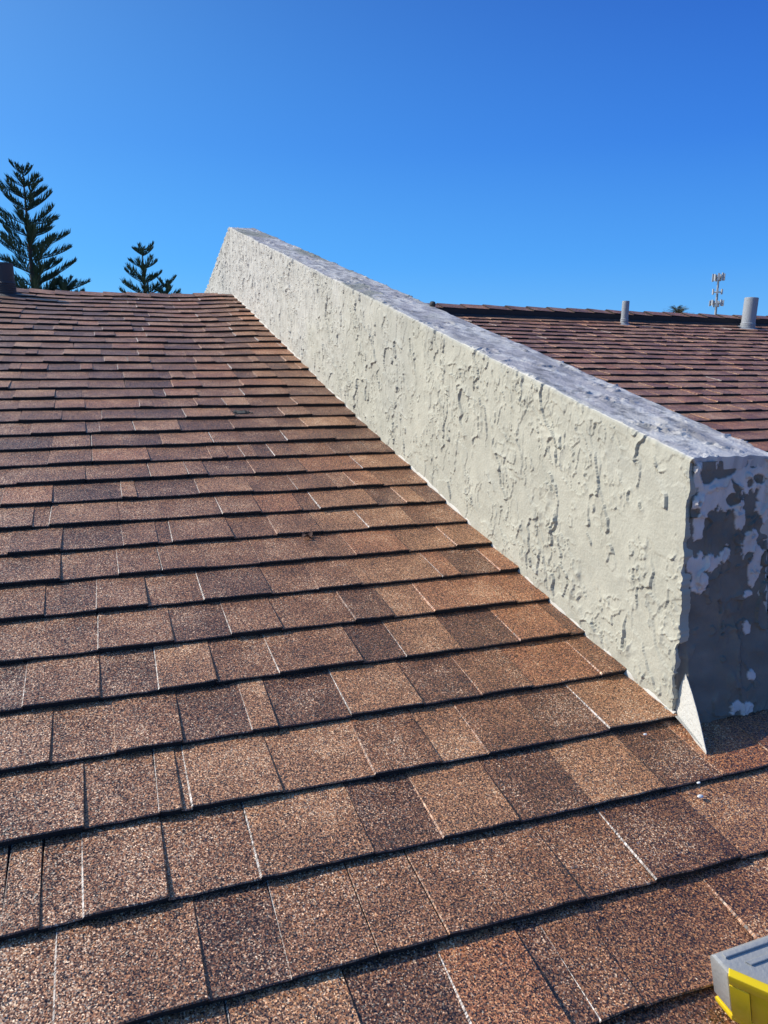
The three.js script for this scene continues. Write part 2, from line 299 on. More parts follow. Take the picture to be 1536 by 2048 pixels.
// ridge caps: folded shingles lapped along the ridge
function ridgeCaps(root, u0, u1, step, side, lift, half, flat) {
  const n = Math.floor((u1 - u0) / step); let u = u0;
  for (let i = 0; i < n; i++) {
    const S = new Soup(), w = step + rr(-0.006, 0.006), uo = rr(0, 2), vo = rr(0, 2), tone = rnd() < 0.5 ? 1 : rnd() < 0.6 ? 3 : 2, tl = rr(0.003, 0.006), t2 = rr(-0.002, 0.003);
    const prof = flat ? [[-half, 0.001], [-half * 0.5, 0.005], [0, 0.010], [half * 0.5, 0.005], [half, 0.001]] : [[-half, 0], [-half * 0.45, 0.003], [-0.012, 0.006], [0.012, 0.006], [half * 0.45, 0.003], [half, 0]];
    const pt = (uu, q, dn) => { const d = prof[q][0], base = roofP(uu, RIDGE_V - Math.abs(d), lift + prof[q][1] + dn, side); if (d > 0) { base[2] = 2 * RIDGE_Z - base[2]; } return base; };
    const a = u, b = u + w + 0.02;
    for (let q = 0; q + 1 < prof.length; q++) {
      const ua = (x, y) => [(x + uo) / TILE, (y + vo) / TILE];
      const A = pt(a, q, 0.007 + tl), B = pt(b, q, 0.002 + t2), C = pt(b, q + 1, 0.002 + t2), D = pt(a, q + 1, 0.007 + tl);
      S.quad(A, B, C, D, [ua(a, prof[q][0]), ua(b, prof[q][0]), ua(b, prof[q + 1][0]), ua(a, prof[q + 1][0])], null, tone);
      S.quad(pt(a, q, -0.002), A, D, pt(a, q + 1, -0.002), [ua(0, 0), ua(0, 0.1), ua(0.1, 0.1), ua(0.1, 0)], null, 5);
    }
    S.quad(pt(a, 0, -0.003), pt(b, 0, -0.003), pt(b, 0, 0.002 + t2), pt(a, 0, 0.007 + tl), [[0, 0], [1, 0], [1, 1], [0, 1]], null, 5);
    part(root, numberedIn(root, 'ridge_cap'), S.build(true), SHINGLE_MATS); u += w;
  }
}

// ------------------------------------------------------------------ roof in the foreground
const roofA = thing('shingled_roof', 'brown asphalt shingle roof slope in the foreground, left of the parapet wall', 'roof', [-0.5, 0, RIDGE_Z], 'shingled roofs of the row');
const UL = -3.2;
deck(roofA, UL, WX0 + 0.02, EAVE_V, 0); house(roofA, UL + 0.3, WX0 + 0.06, EAVE_V);
layShingles(roofA, courses(UL, 2.6, Math.ceil((EAVE_V - 0.89) / EXPO), 34, 0, (k) => (butt(k, 1) + 0.10 < 1.0 ? 2.6 : WX0 + 0.004)));
ridgeCaps(roofA, UL, WX0 + 0.0, 0.149, 0, 0.004, 0.12);

// ------------------------------------------------------------------ roof beyond the parapet
const roofB = thing('shingled_roof', 'brown asphalt shingle roof slope behind the parapet, with a dark ridge vent', 'roof', [5, 0, RIDGE_Z], 'shingled roofs of the row');
const UR = 9.5;
deck(roofB, RX0, UR, EAVE_V, 1); house(roofB, RX0 + 0.08, UR - 0.3, EAVE_V);
{
  const listB = courses(RX0, UR, 0, 34, 1).filter(t => butt(t.k, 1) + 0.10 >= 1.0);
  const lower = courses(2.6, UR, Math.ceil((EAVE_V - 0.89) / EXPO), 0, 1).filter(t => butt(t.k, 1) + 0.10 < 1.0);
  layShingles(roofB, [...listB, ...lower], (t) => { const u = (t.u0 + t.u1) / 2, P = roofP(u, butt(t.k, u), 0, 1), f = (WX1 - 0) / P[0], y = EYE + (P[1] - EYE) * f, z = P[2] * f; return z < -1.0 ? y > EYE - H0 - z * TS + WH - 0.02 : P[2] > -1.0; });
}
{
  const ventMat = new THREE.MeshStandardMaterial({ color: lin(0.022, 0.022, 0.024), roughness: 0.7 }); ventMat.name = 'black_vent_plastic';
  const S = new Soup(), n = 40, hw = 0.125, z4 = [[0, 0], [1, 0], [1, 1], [0, 1]];
  const pt = (u, d, nn) => { const b = roofP(u, RIDGE_V - Math.abs(d), nn, 1); if (d > 0) b[2] = 2 * RIDGE_Z - b[2]; return b; };
  for (let i = 0; i < n; i++) {
    const a = mix(RX0 + 0.02, UR, i / n), b = mix(RX0 + 0.02, UR, (i + 1) / n), q = [[-hw, 0], [-hw, 0.054], [0, 0.062], [hw, 0.054], [hw, 0]];
    for (let k = 0; k < 4; k++) S.quad(pt(a, ...q[k]), pt(b, ...q[k]), pt(b, ...q[k + 1]), pt(a, ...q[k + 1]), z4);
  }
  const vent = part(roofB, 'ridge_vent', S.build(), ventMat);
  const bm = new THREE.MeshStandardMaterial({ color: lin(0.045, 0.045, 0.05), roughness: 0.7 }); bm.name = 'vent_baffle';
  const L = new Soup();                            // weather lip along the foot
  for (let i = 0; i < n; i++) { const a = mix(RX0 + 0.02, UR, i / n), b = mix(RX0 + 0.02, UR, (i + 1) / n); L.quad(pt(a, -hw - 0.02, 0.012), pt(b, -hw - 0.02, 0.012), pt(b, -hw + 0.002, 0.016), pt(a, -hw + 0.002, 0.016), z4); L.quad(pt(a, -hw - 0.02, 0), pt(b, -hw - 0.02, 0), pt(b, -hw - 0.02, 0.012), pt(a, -hw - 0.02, 0.012), z4); }
  const lip = L.build(); lip.translate(-roofB.position.x, 0, -RIDGE_Z);
  const lm = new THREE.Mesh(lip, bm); lm.name = 'baffle'; lm.castShadow = lm.receiveShadow = true; vent.add(lm);
  ridgeCaps(roofB, RX0 + 0.02, UR, 0.20, 1, 0.054, 0.122, true);
}

// ------------------------------------------------------------------ parapet wall
const wall = thing('parapet_wall', 'cream stucco parapet wall climbing the roof to the ridge', 'wall', [(WX0 + WX1) / 2, EYE - H0, WZ0 - 1]);
const fract = (x) => x - Math.floor(x);
function lips(a, b, fa, fb, K, drift, s, e = 4) {   // torn trowel edges: skin that curls up and breaks off sharply
  const wa = a + 0.030 * (fbm(a * 14, b * 12, s + 1, 4) - 0.5), wb = b + 0.05 * (fbm(a * 9, b * 9, s + 2, 2) - 0.5);
  const f = fract(fbm(wa * fa, wb * fb, s, 3) * K - wa * drift);
  return Math.pow(f, e);
}
function stucco(a, b) {
  const far = sstep(1.5, 3.6, a + (b - 0.25) * 2.2), foot = sstep(0.0, 0.05, b);
  const m1 = sstep(0.44, 0.56, fbm(a * 8, b * 6, 81, 4)), m2 = sstep(0.44, 0.54, fbm(a * 12 + 7, b * 9, 83, 4)), m3 = sstep(0.46, 0.56, fbm(a * 15 + 3, b * 12, 85, 4));
  let h = 0.0036 * (fbm(a * 4, b * 4, 91, 2) - 0.5) + 0.0012 * (fbm(a * 16, b * 12, 93, 2) - 0.5);
  h += 0.0060 * m1 * lips(a, b, 9, 7, 2.2, 3, 101, 9) * foot;
  h += 0.0052 * m2 * lips(a, b, 19, 15, 2.4, 5, 131, 7) * foot;
  h += 0.0036 * m3 * lips(a, b, 38, 32, 2.6, 8, 141, 5) * foot;
  h += 0.0020 * lips(a + 9, b, 8, 6, 2.0, 2, 151, 1.5) + 0.0014 * lips(a + 5, b, 20, 16, 2.0, 2, 157, 1.5);
  // combed vertical strokes toward the ridge
  const st = fbm(a * 44 + 3 * (fbm(a * 6, b * 12, 171, 2) - 0.5), b * 12, 161, 3), st2 = fbm(a * 80, b * 26, 165, 2);
  h += far * (0.013 * (st - 0.5) + 0.008 * (st2 - 0.5)) * (0.45 + 0.55 * sstep(0.05, 0.3, b));
  h += 0.0010 * (fbm(a * 70, b * 70, 181, 2) - 0.5);
  return h;
}
function topRelief(a, c) {
  let h = 0.006 * (fbm(a * 5, c * 9, 201, 3) - 0.5) + 0.0045 * sstep(0.5, 0.62, fbm(a * 11, c * 20, 205, 3)) * lips(a, c, 14, 22, 3, 4, 211);
  h += 0.0022 * (fbm(a * 60, c * 60, 215, 3) - 0.5) * (0.4 + 1.2 * sstep(0.45, 0.65, fbm(a * 8, c * 14, 217, 2)));
  return h;
}
const wallBase = (z) => { const zz = z < RIDGE_Z ? 2 * RIDGE_Z - z : z; return EYE - H0 - zz * TS; };
{
  // cross-section walk: left face, top, right face
  const sec = [], R = 0.006;
  const bl = -0.09; for (let b = bl; b < WH - R; b += b < -0.01 ? 0.02 : 0.0025) sec.push({ f: 0, x: WX0, b, nx: -1, ny: 0 });
  for (let i = 0; i <= 3; i++) { const t = i / 3 * Math.PI / 2; sec.push({ f: i < 2 ? 0 : 1, x: WX0 + R - R * Math.cos(t), b: WH - R + R * Math.sin(t), nx: -Math.cos(t), ny: Math.sin(t) }); }
  for (let x = WX0 + R + 0.0045; x < WX1 - R; x += 0.0045) sec.push({ f: 1, x, b: WH, nx: 0, ny: 1 });
  for (let i = 0; i <= 3; i++) { const t = i / 3 * Math.PI / 2; sec.push({ f: i < 2 ? 1 : 2, x: WX1 - R + R * Math.sin(t), b: WH - R + R * Math.cos(t), nx: Math.sin(t), ny: Math.cos(t) }); }
  for (let b = WH - R - 0.012; b > -0.25; b -= 0.03) sec.push({ f: 2, x: WX1, b, nx: 1, ny: 0 });
  const as = []; for (let a = 0; a < 7.2; a += a < 5 ? mix(0.0018, 0.0050, sstep(0, 4, a)) : 0.012) as.push(a);
  const ridgeA = WZ0 - RIDGE_Z; as.push(ridgeA); as.sort((p, q) => p - q);
  const disp = (a, s) => {
    const el = clamp((s.b - (WH - R)) / R);
    if (s.f === 2) return 0.004 * (fbm(a * 6, s.b * 6, 301, 3) - 0.5);
    const l = stucco(a, Math.min(s.b, WH - 0.002)), t = topRelief(a, s.x);
    const wob = 0.008 * (fbm(a * 9, 0.5, 311, 3) - 0.5) + 0.008 * (fbm(a * 40, 0.5, 313, 4) - 0.5);    // uneven arris
    const dEdge = s.f === 0 ? WH - s.b : s.x - WX0, wE = Math.exp(-dEdge / 0.014);
    const dR = WX1 - s.x, wR = s.f === 1 ? Math.exp(-dR / 0.01) * 0.008 * (fbm(a * 16, 7, 315, 3) - 0.5) : 0;
    return mix(l, t, s.f === 0 ? 0 : s.f === 1 ? Math.max(el > 0 && s.x < WX0 + R ? 1 - Math.abs(s.nx) : 1, 0) : 0) + wE * wob + wR;
  };
  const pos = (a, s, k) => {
    const d = disp(a, s), jag = 0.018 * (fbm(s.b * 34 + s.x * 40, 3.1, 321, 4) - 0.5) * Math.exp(-a / 0.03), z = WZ0 - a + jag + 0.0;
    const inset = k || 0;
    const fl = s.f === 2 ? 0.035 * sstep(WH * 0.8, 0, s.b) : 0;
    return [s.x + fl + s.nx * (d - inset), wallBase(z) + s.b + s.ny * (d - inset), z];
  };
  const colour = (a, s) => {
    if (s.f === 2) return [0.5, 0.47, 0.40];
    if (s.f === 0) {
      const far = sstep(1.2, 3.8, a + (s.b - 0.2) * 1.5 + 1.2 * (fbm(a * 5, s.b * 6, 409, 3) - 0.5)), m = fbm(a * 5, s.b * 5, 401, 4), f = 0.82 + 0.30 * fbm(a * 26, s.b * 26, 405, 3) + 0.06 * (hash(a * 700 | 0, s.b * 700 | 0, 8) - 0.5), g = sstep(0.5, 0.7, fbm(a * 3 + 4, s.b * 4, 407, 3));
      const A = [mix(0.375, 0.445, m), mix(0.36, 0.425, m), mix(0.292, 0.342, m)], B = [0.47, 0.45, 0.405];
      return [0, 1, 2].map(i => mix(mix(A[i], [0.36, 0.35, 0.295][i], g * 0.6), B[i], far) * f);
    }
    const c = s.x, n1 = fbm(a * 4.5, c * 16, 421, 4), n2 = fbm(a * 20, c * 46, 423, 4), n3 = fbm(a * 3.2 + 11, c * 8, 425, 3), n4 = fbm(a * 60, c * 60, 427, 2);
    let q = [0.45, 0.415, 0.40];
    const put = (t, r) => { t = clamp(t); q = q.map((v, i) => mix(v, r[i], t)); };
    put(sstep(0.50, 0.58, n1) * 0.85, [0.56, 0.52, 0.46]);                        // bare cement patches
    put(sstep(0.57, 0.62, n2) * 0.8, [0.66, 0.62, 0.56]); put(sstep(0.44, 0.38, n2) * 0.6, [0.26, 0.24, 0.225]);                         // chalky flakes
    put(sstep(0.56, 0.66, n3 + 0.25 * (n2 - 0.5)) * sstep(0.9, 1.8, a) * 0.7, [0.21, 0.205, 0.13]);   // algae film
    put(sstep(0.66, 0.74, n4) * 0.55, [0.10, 0.095, 0.09]);                       // soot specks
    const dl = c - WX0; put(sstep(0.030, 0.004, dl + 0.030 * (fbm(a * 20, 2, 431, 3) - 0.35)) * sstep(2.0, 0.8, a), [0.62, 0.58, 0.50]);   // fresh skim turned over the arris
    put(sstep(0.09, 0.02, a + 0.05 * (fbm(c * 40, a * 40, 435, 3) - 0.5)) * 0.55, [0.50, 0.49, 0.50]);
    return q;
  };
  const faces = [[], [], []]; sec.forEach((s, i) => faces[s.f].push(i));
  // each face also takes the first vertex row of the next so the shell stays closed
  faces[0].push(faces[1][0]); faces[1].push(faces[2][0]);
  const names = ['stucco_face', 'wall_top', 'stucco_face_001'], mats = [stuccoMat, capMat, stuccoMat];
  faces.forEach((idx, fi) => {
    const ai = fi === 2 ? as.filter((_, i) => i % 6 === 0) : as, cols = idx.length, rows = ai.length + 1, P = new Float32Array(rows * cols * 3), C = new Float32Array(rows * cols * 3), UV = new Float32Array(rows * cols * 2), I = [];
    for (let r = 0; r < rows; r++) for (let c = 0; c < cols; c++) {
      const s = sec[idx[c]], a = ai[Math.max(0, r - 1)], q = pos(a, s, r ? 0 : 0.022), o = r * cols + c; if (!r) q[2] -= 0.004;
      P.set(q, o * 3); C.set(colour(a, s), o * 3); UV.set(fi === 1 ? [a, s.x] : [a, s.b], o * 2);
      if (r && c) { const A = o - cols - 1, B = o - cols, D = o - 1; I.push(A, D, B, B, D, o); }
    }
    const g = new THREE.BufferGeometry(); g.setAttribute('position', new THREE.BufferAttribute(P, 3)); g.setAttribute('color', new THREE.BufferAttribute(C, 3)); g.setAttribute('uv', new THREE.BufferAttribute(UV, 2)); g.setIndex(I); g.computeVertexNormals();
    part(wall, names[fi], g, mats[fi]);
  });
  // near end: old pale paint flaking off grey skim coat
  const nx = 110, ny = 300, P = [], C = [], UV = [], I = [];
  const px2 = (X, Y) => [WX0 + (X - 1360) / 990, WH - (Y - 905) / 1110];
  const blob = (X, Y, rx, ry, rot = 0) => { const [x, b] = px2(X, Y); return { x, b, rx: rx / 990, ry: ry / 1110, c: Math.cos(rot), s: Math.sin(rot) }; };
  const paint = [blob(1395, 990, 34, 50), blob(1440, 960, 70, 45), blob(1480, 930, 60, 40), blob(1412, 985, 35, 22, -0.4), blob(1475, 1015, 14, 42, 0.25), blob(1385, 1030, 14, 40), blob(1400, 1115, 38, 22), blob(1395, 1145, 22, 28), blob(1447, 1098, 10, 20), blob(1505, 1080, 20, 30), blob(1520, 1130, 16, 50), blob(1530, 1000, 20, 40), blob(1512, 1190, 12, 8), blob(1516, 1262, 8, 16, 0.4), blob(1365, 1185, 8, 26), blob(1480, 1420, 14, 14), blob(1505, 1425, 18, 14), blob(1520, 1358, 9, 12, 0.5), blob(1372, 930, 9, 45)];
  const scar = [blob(1398, 936, 17, 22), blob(1430, 928, 30, 18, 0.2), blob(1476, 917, 7, 6), blob(1498, 921, 8, 11), blob(1512, 952, 16, 10, -0.3), blob(1492, 958, 7, 9), blob(1462, 970, 5, 28, 0.65), blob(1455, 990, 13, 13), blob(1500, 1003, 5, 26, 0.1), blob(1510, 1032, 12, 12), blob(1420, 1040, 24, 32), blob(1392, 1072, 16, 9), blob(1448, 1150, 26, 40), blob(1505, 1112, 11, 13)];
  const inside = (L, x, b, w) => { let m = -9; for (const q of L) { const dx = x - q.x, db = b - q.b, X = dx * q.c + db * q.s, Y = -dx * q.s + db * q.c; m = Math.max(m, 1 - Math.hypot(X / q.rx, Y / q.ry)); } return m + w; };
  // skim coat feathered out over the flashing at the foot
  const flare = (b) => 0.030 * sstep(0.20, -0.03, b);
  for (let j = 0; j <= ny; j++) for (let i = 0; i <= nx; i++) {
    const b = mix(-0.05, WH - 0.004, j / ny), x = mix(WX0 + 0.004, WX1 - 0.003 + 0.035 * sstep(WH * 0.8, 0, b), i / nx);
    const w = 0.75 * (fbm(x * 45, b * 34, 501, 4) - 0.5) + 0.55 * (fbm(x * 150, b * 90, 505, 3) - 0.5) - 0.35 * sstep(0.58, 0.70, fbm(x * 60 + b * 30, b * 60, 507, 3)), on = sstep(-0.02, 0.02, inside(paint, x, b, w)) * (1 - sstep(-0.04, 0.04, inside(scar, x, b, 0.55 * (fbm(x * 60, b * 60, 503, 3) - 0.5))));
    const z = WZ0 - 0.0035 + flare(b) * sstep(WX0 + 0.012, WX0 + 0.02, x) + 0.0028 * on + 0.0022 * (fbm(x * 60, b * 60, 509, 3) - 0.5) + 0.004 * (fbm(x * 14, b * 12, 511, 3) - 0.5) + 0.0075 * sstep(0.44, 0.56, fbm(x * 14, b * 9, 513, 3)) * lips(x + 3, b, 14, 10, 3, -4, 515, 5) + 0.0045 * sstep(0.46, 0.56, fbm(x * 24 + 5, b * 16, 517, 3)) * lips(x + 7, b, 34, 26, 3, -6, 519, 4) - 0.004 * sstep(0.02, 0, x - WX0 - 0.004) * 0;
    P.push(x, wallBase(WZ0) + b - (b > WH - 0.02 ? 0.002 : 0), z); UV.push(x, b);
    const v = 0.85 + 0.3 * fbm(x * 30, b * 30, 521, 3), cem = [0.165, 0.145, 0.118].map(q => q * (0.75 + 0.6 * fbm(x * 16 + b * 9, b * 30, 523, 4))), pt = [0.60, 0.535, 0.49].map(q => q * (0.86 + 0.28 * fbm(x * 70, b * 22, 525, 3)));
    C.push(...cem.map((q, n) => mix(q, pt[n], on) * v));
    if (i && j) { const o = j * (nx + 1) + i; I.push(o - nx - 2, o - nx - 1, o, o - nx - 2, o, o - 1); }
  }
  const g = new THREE.BufferGeometry(); g.setAttribute('position', new THREE.Float32BufferAttribute(P, 3)); g.setAttribute('color', new THREE.Float32BufferAttribute(C, 3)); g.setAttribute('uv', new THREE.Float32BufferAttribute(UV, 2)); g.setIndex(I); g.computeVertexNormals();
  part(wall, 'end_face', g, endMat).userData.label = 'shaded near end with pale paint flaking off dark cement';
  // concrete block inside, so the wall is solid
  const cs = new THREE.Shape(); const zf = -(WZ0 - 0.02), zr = -RIDGE_Z, zb = 8.1;
  cs.moveTo(zf, wallBase(-zf) - 0.2); cs.lineTo(zr, wallBase(-zr) - 0.2); cs.lineTo(zb, wallBase(-zb) - 0.2); cs.lineTo(zb, wallBase(-zb) + WH - 0.03); cs.lineTo(zr, wallBase(-zr) + WH - 0.03); cs.lineTo(zf, wallBase(-zf) + WH - 0.03); cs.closePath();
  const cg = new THREE.ExtrudeGeometry(cs, { depth: WX1 - WX0 - 0.05, bevelEnabled: false }); cg.rotateY(Math.PI / 2); cg.translate(WX0 + 0.025, 0, 0);
  part(wall, 'core', cg, houseMat);
  // white sealant line where the render meets the shingles
  const T = [], TI = [], seg = 420, ring = 5, UVt = [], L = 4.5;
  for (let i = 0; i <= seg; i++) {
    const a = 0.0 + L * i / seg, z = WZ0 - a, v = -z / CS, w = 0.003 + 0.007 * (fbm(a * 30, 1, 601, 4)) + 0.006 * sstep(2, 4, a) * fbm(a * 20, 4, 603, 2), hgt = 0.006 + 0.008 * fbm(a * 24, 2, 605, 4);
    for (let k = 0; k < ring; k++) { const t = k / (ring - 1) * Math.PI / 2, base = roofP(WX0 - w * Math.cos(t) + 0.004, v, 0.006 + hgt * Math.sin(t) - (k ? 0 : 0.004), 0); T.push(...base); UVt.push(a, k * 0.005); if (i && k) { const o = i * ring + k; TI.push(o - ring - 1, o - 1, o - ring, o - ring, o - 1, o); } }
  }
  const tg = new THREE.BufferGeometry(); tg.setAttribute('position', new THREE.Float32BufferAttribute(T, 3)); tg.setAttribute('uv', new THREE.Float32BufferAttribute(UVt, 2)); tg.setIndex(TI); tg.computeVertexNormals();
  const sealMat = new THREE.MeshStandardMaterial({ color: lin(0.54, 0.51, 0.45), roughness: 0.8, side: THREE.DoubleSide }); sealMat.name = 'white_sealant';
  part(wall, 'sealant_bead', tg, sealMat);
  // flashing plate that runs on past the end of the wall
  const fs = new THREE.Shape(), b0 = 0;
  const fl = (dz, b) => [1.0 - dz, b];              // shape x = -z
  fs.moveTo(1.06, 0.02); fs.lineTo(1.06, 0.09); fs.lineTo(0.998, 0.088); fs.quadraticCurveTo(0.945, 0.062, 0.903, 0.008); fs.lineTo(0.903, -0.004); fs.closePath();
  const fg = new THREE.ExtrudeGeometry(fs, { depth: 0.0012, bevelEnabled: false, curveSegments: 12 });
  { const p = fg.attributes.position; for (let i = 0; i < p.count; i++) { const zz = -p.getX(i); p.setY(i, p.getY(i) + wallBase(zz) + 0.004); } }
  fg.rotateY(Math.PI / 2); { const p = fg.attributes.position; for (let i = 0; i < p.count; i++) p.setX(i, p.getX(i) - 0.030 * clamp((p.getZ(i) - WZ0) / 0.095)); } fg.computeVertexNormals(); fg.translate(WX0 + 0.018, 0, 0);
  const flashMat = new THREE.MeshStandardMaterial({ color: lin(0.52, 0.50, 0.45), roughness: 0.7, bumpMap: grain, bumpScale: 0.002 }); flashMat.name = 'painted_metal_flashing';
  part(wall, 'flashing', fg, flashMat);
  // foot of the flashing lying on the shingles
  const F = new Soup(); const q = (u, v, n) => roofP(u, v, n, 0), z4 = [[0, 0], [0.1, 0], [0.1, 0.1], [0, 0.1]];
  const px = (v) => WX0 + 0.018 - 0.030 * clamp((-v * CS - WZ0) / 0.095);
  for (let i = 0; i < 8; i++) { const v0 = mix(0.945, 1.05, i / 8), v1 = mix(0.945, 1.05, (i + 1) / 8), w = (k) => 0.004 + 0.020 * k / 8; F.quad(q(px(v0) - w(i), v0, 0.0125), q(px(v0), v0, 0.0140), q(px(v1), v1, 0.0140), q(px(v1) - w(i + 1), v1, 0.0125), z4); }
  part(wall, 'flashing_foot', F.build(), flashMat);
  // lump of old sealant on the far arris
  const lg = new THREE.IcosahedronGeometry(0.011, 2); { const p = lg.attributes.position; for (let i = 0; i < p.count; i++) { const k = 0.8 + 0.4 * noise(p.getX(i) * 160 + 9, p.getY(i) * 160 + p.getZ(i) * 90, 9); p.setXYZ(i, p.getX(i) * k, p.getY(i) * k, p.getZ(i) * k * 1.4); } }
  lg.computeVertexNormals(); lg.translate(WX1 - 0.008, wallBase(-2.48) + WH + 0.006, -2.48);
  const tar = new THREE.MeshStandardMaterial({ color: lin(0.03, 0.03, 0.03), roughness: 0.8 }); tar.name = 'old_tar';
  part(wall, 'tar_lump', lg, tar);
}

// ------------------------------------------------------------------ vent pipes
const leadMat = new THREE.MeshStandardMaterial({ color: lin(0.30, 0.32, 0.34), roughness: 0.62, metalness: 0.0, bumpMap: grain, bumpScale: 0.002 }); leadMat.name = 'grey_pipe';
const darkLead = new THREE.MeshStandardMaterial({ color: lin(0.045, 0.045, 0.05), roughness: 0.6, bumpMap: grain, bumpScale: 0.002 }); darkLead.name = 'dark_lead_pipe';
const boreMat = new THREE.MeshStandardMaterial({ color: lin(0.03, 0.03, 0.03), roughness: 0.9 }); boreMat.name = 'pipe_bore';
function ventPipe(label, u, v, side, r, h, tilt, mat, ribs) {
  const b = roofP(u, v, 0.004, side), t = thing('vent_pipe', label, 'vent pipe', b, 'plumbing vent pipes on the roofs');
  const pts = []; const p2 = (x, y) => pts.push(new THREE.Vector2(x, y));
  p2(r * 1.02, -0.02); p2(r * 1.02, 0.0); for (let i = 0; i <= 30; i++) { const y = 0.02 + (h - 0.03) * i / 30; p2(r * (1 + 0.012 * noise(y * 60, 1, u * 50 | 0)), y); } p2(r, h - 0.004); p2(r * 0.97, h); p2(r * 0.88, h); p2(r * 0.86, h - 0.004); p2(r * 0.86, h - 0.12);
  const g = new THREE.LatheGeometry(pts, 36); g.rotateZ(tilt); g.translate(...b); const pipe = part(t, 'pipe', g, mat);
  const bo = new THREE.CircleGeometry(r * 0.87, 24); bo.rotateX(-Math.PI / 2); bo.translate(0, h - 0.11, 0); bo.rotateZ(tilt); bo.translate(...b); part(pipe, 'bore', bo, boreMat, t.position);
  const rp = []; for (let i = 0; i <= ribs * 8; i++) { const y = -0.012 + i / (ribs * 8) * ribs * 0.0135; rp.push(new THREE.Vector2(r * 1.05 + 0.0035 * (0.5 - 0.5 * Math.cos(i / 8 * 6.283)), y)); } rp.push(new THREE.Vector2(r * 0.99, rp[rp.length - 1].y + 0.004));
  const rg = new THREE.LatheGeometry(rp, 36); rg.rotateZ(tilt); rg.translate(...b); part(t, 'boot', rg, mat);
  // flange tucked under the shingles above
  const fg = new THREE.CylinderGeometry(r * 1.12, r * 1.9, 0.014, 32, 1, false); fg.rotateX(SL); fg.translate(b[0], b[1] + 0.004, b[2]); part(t, 'flange', fg, mat);
  return t;
}
ventPipe('dark grey vent pipe with ribbed boot at the left picture edge', -0.492, 5.52, 0, 0.056, 0.185, 0, darkLead, 6);
ventPipe('slim pale grey vent pipe in front of the far ridge vent', 4.13, 5.43, 1, 0.029, 0.185, -0.03, leadMat, 4);
ventPipe('wide pale grey vent pipe near the right picture edge', 5.46, 5.42, 1, 0.058, 0.262, -0.06, leadMat, 4);

// ------------------------------------------------------------------ small things lying on the near roof
{
  const white = new THREE.MeshStandardMaterial({ color: lin(0.75, 0.75, 0.72), roughness: 0.6 }); white.name = 'white_caulk';
  const crumb = (u, v, n, r, label) => { const g = new THREE.IcosahedronGeometry(r, 1), p = g.attributes.position; for (let i = 0; i < p.count; i++) { const k = 0.6 + 0.8 * noise(p.getX(i) * 300 + u * 90, p.getY(i) * 300 + p.getZ(i) * 170, 5); p.setXYZ(i, p.getX(i) * k * 1.5, p.getY(i) * k * 0.7, p.getZ(i) * k); } g.computeVertexNormals(); const b = roofP(u, v, n, 0), t = new THREE.Mesh(g, white); t.name = numbered('caulk_crumb'); t.position.set(...b); t.castShadow = t.receiveShadow = true; t.userData = { label, category: 'caulk' }; scene.add(t); };
  crumb(0.846, 0.853, 0.010, 0.0034, 'larger white caulk crumb on a shingle edge below the wall corner');
  crumb(0.862, 0.876, 0.012, 0.0022, 'tiny white caulk crumb just above the larger crumb by the shingle edge');
  crumb(0.852, 0.998, 0.011, 0.0022, 'white caulk speck on the shingle beside the flashing');
  // curled dead leaf
  const S = [], I = []; const nu = 8, nv = 4; for (let i = 0; i <= nu; i++) for (let j = 0; j <= nv; j++) { const s = i / nu - 0.5, w = (j / nv - 0.5) * 0.018 * Math.sqrt(Math.max(0.02, 1 - 4 * s * s)); S.push(s * 0.034, 0.004 + 0.006 * Math.sin(i * 0.9) + 9 * w * w * 6, w); if (i && j) { const o = i * (nv + 1) + j; I.push(o - nv - 2, o - nv - 1, o, o - nv - 2, o, o - 1); } }
  const g = new THREE.BufferGeometry(); g.setAttribute('position', new THREE.Float32BufferAttribute(S, 3)); g.setIndex(I); g.computeVertexNormals();
  const lm = new THREE.MeshStandardMaterial({ color: lin(0.07, 0.035, 0.025), roughness: 0.9, side: THREE.DoubleSide }); lm.name = 'dead_leaf';
  const leaf = new THREE.Mesh(g, lm); leaf.name = 'dead_leaf'; leaf.position.set(...roofP(0.475, 1.868, 0.007, 0)); leaf.rotation.set(SL, 0.5, 0); leaf.castShadow = leaf.receiveShadow = true; leaf.userData = { label: 'small curled brown scrap lying on a shingle butt mid-roof', category: 'leaf' }; scene.add(leaf);
  // worn patch of dark algae on one tab, thin crust of its own
  const c = [], ci = [], n = 30, cu = 0.50, k0 = 14;
  for (let i = 0; i <= n; i++) for (let j = 0; j <= n; j++) { const a = i / n - 0.5, b = j / n - 0.5, sv = 0.062 + b * 0.10, u = cu + a * 0.13, k = 0.5 - Math.hypot(a, b) * 0.9 - 0.5 * fbm(i * 0.45, j * 0.45, 701, 4), h = 0.0118 * (1 - sv / LEN) + (k > 0.02 ? 0.0012 + 0.003 * fbm(i * 0.9, j * 0.9, 703, 2) : -0.006); c.push(...roofP(u, butt(k0, u) + sv, h, 0)); if (i && j) { const o = i * (n + 1) + j; ci.push(o - n - 2, o, o - n - 1, o - n - 2, o - 1, o); } }
  const cg = new THREE.BufferGeometry(); cg.setAttribute('position', new THREE.Float32BufferAttribute(c, 3)); cg.setIndex(ci); cg.computeVertexNormals();
  const am = new THREE.MeshStandardMaterial({ color: lin(0.055, 0.055, 0.05), roughness: 0.95, side: THREE.DoubleSide }); am.name = 'lichen_crust';
  part(roofA, 'lichen_crust', cg, am);
}

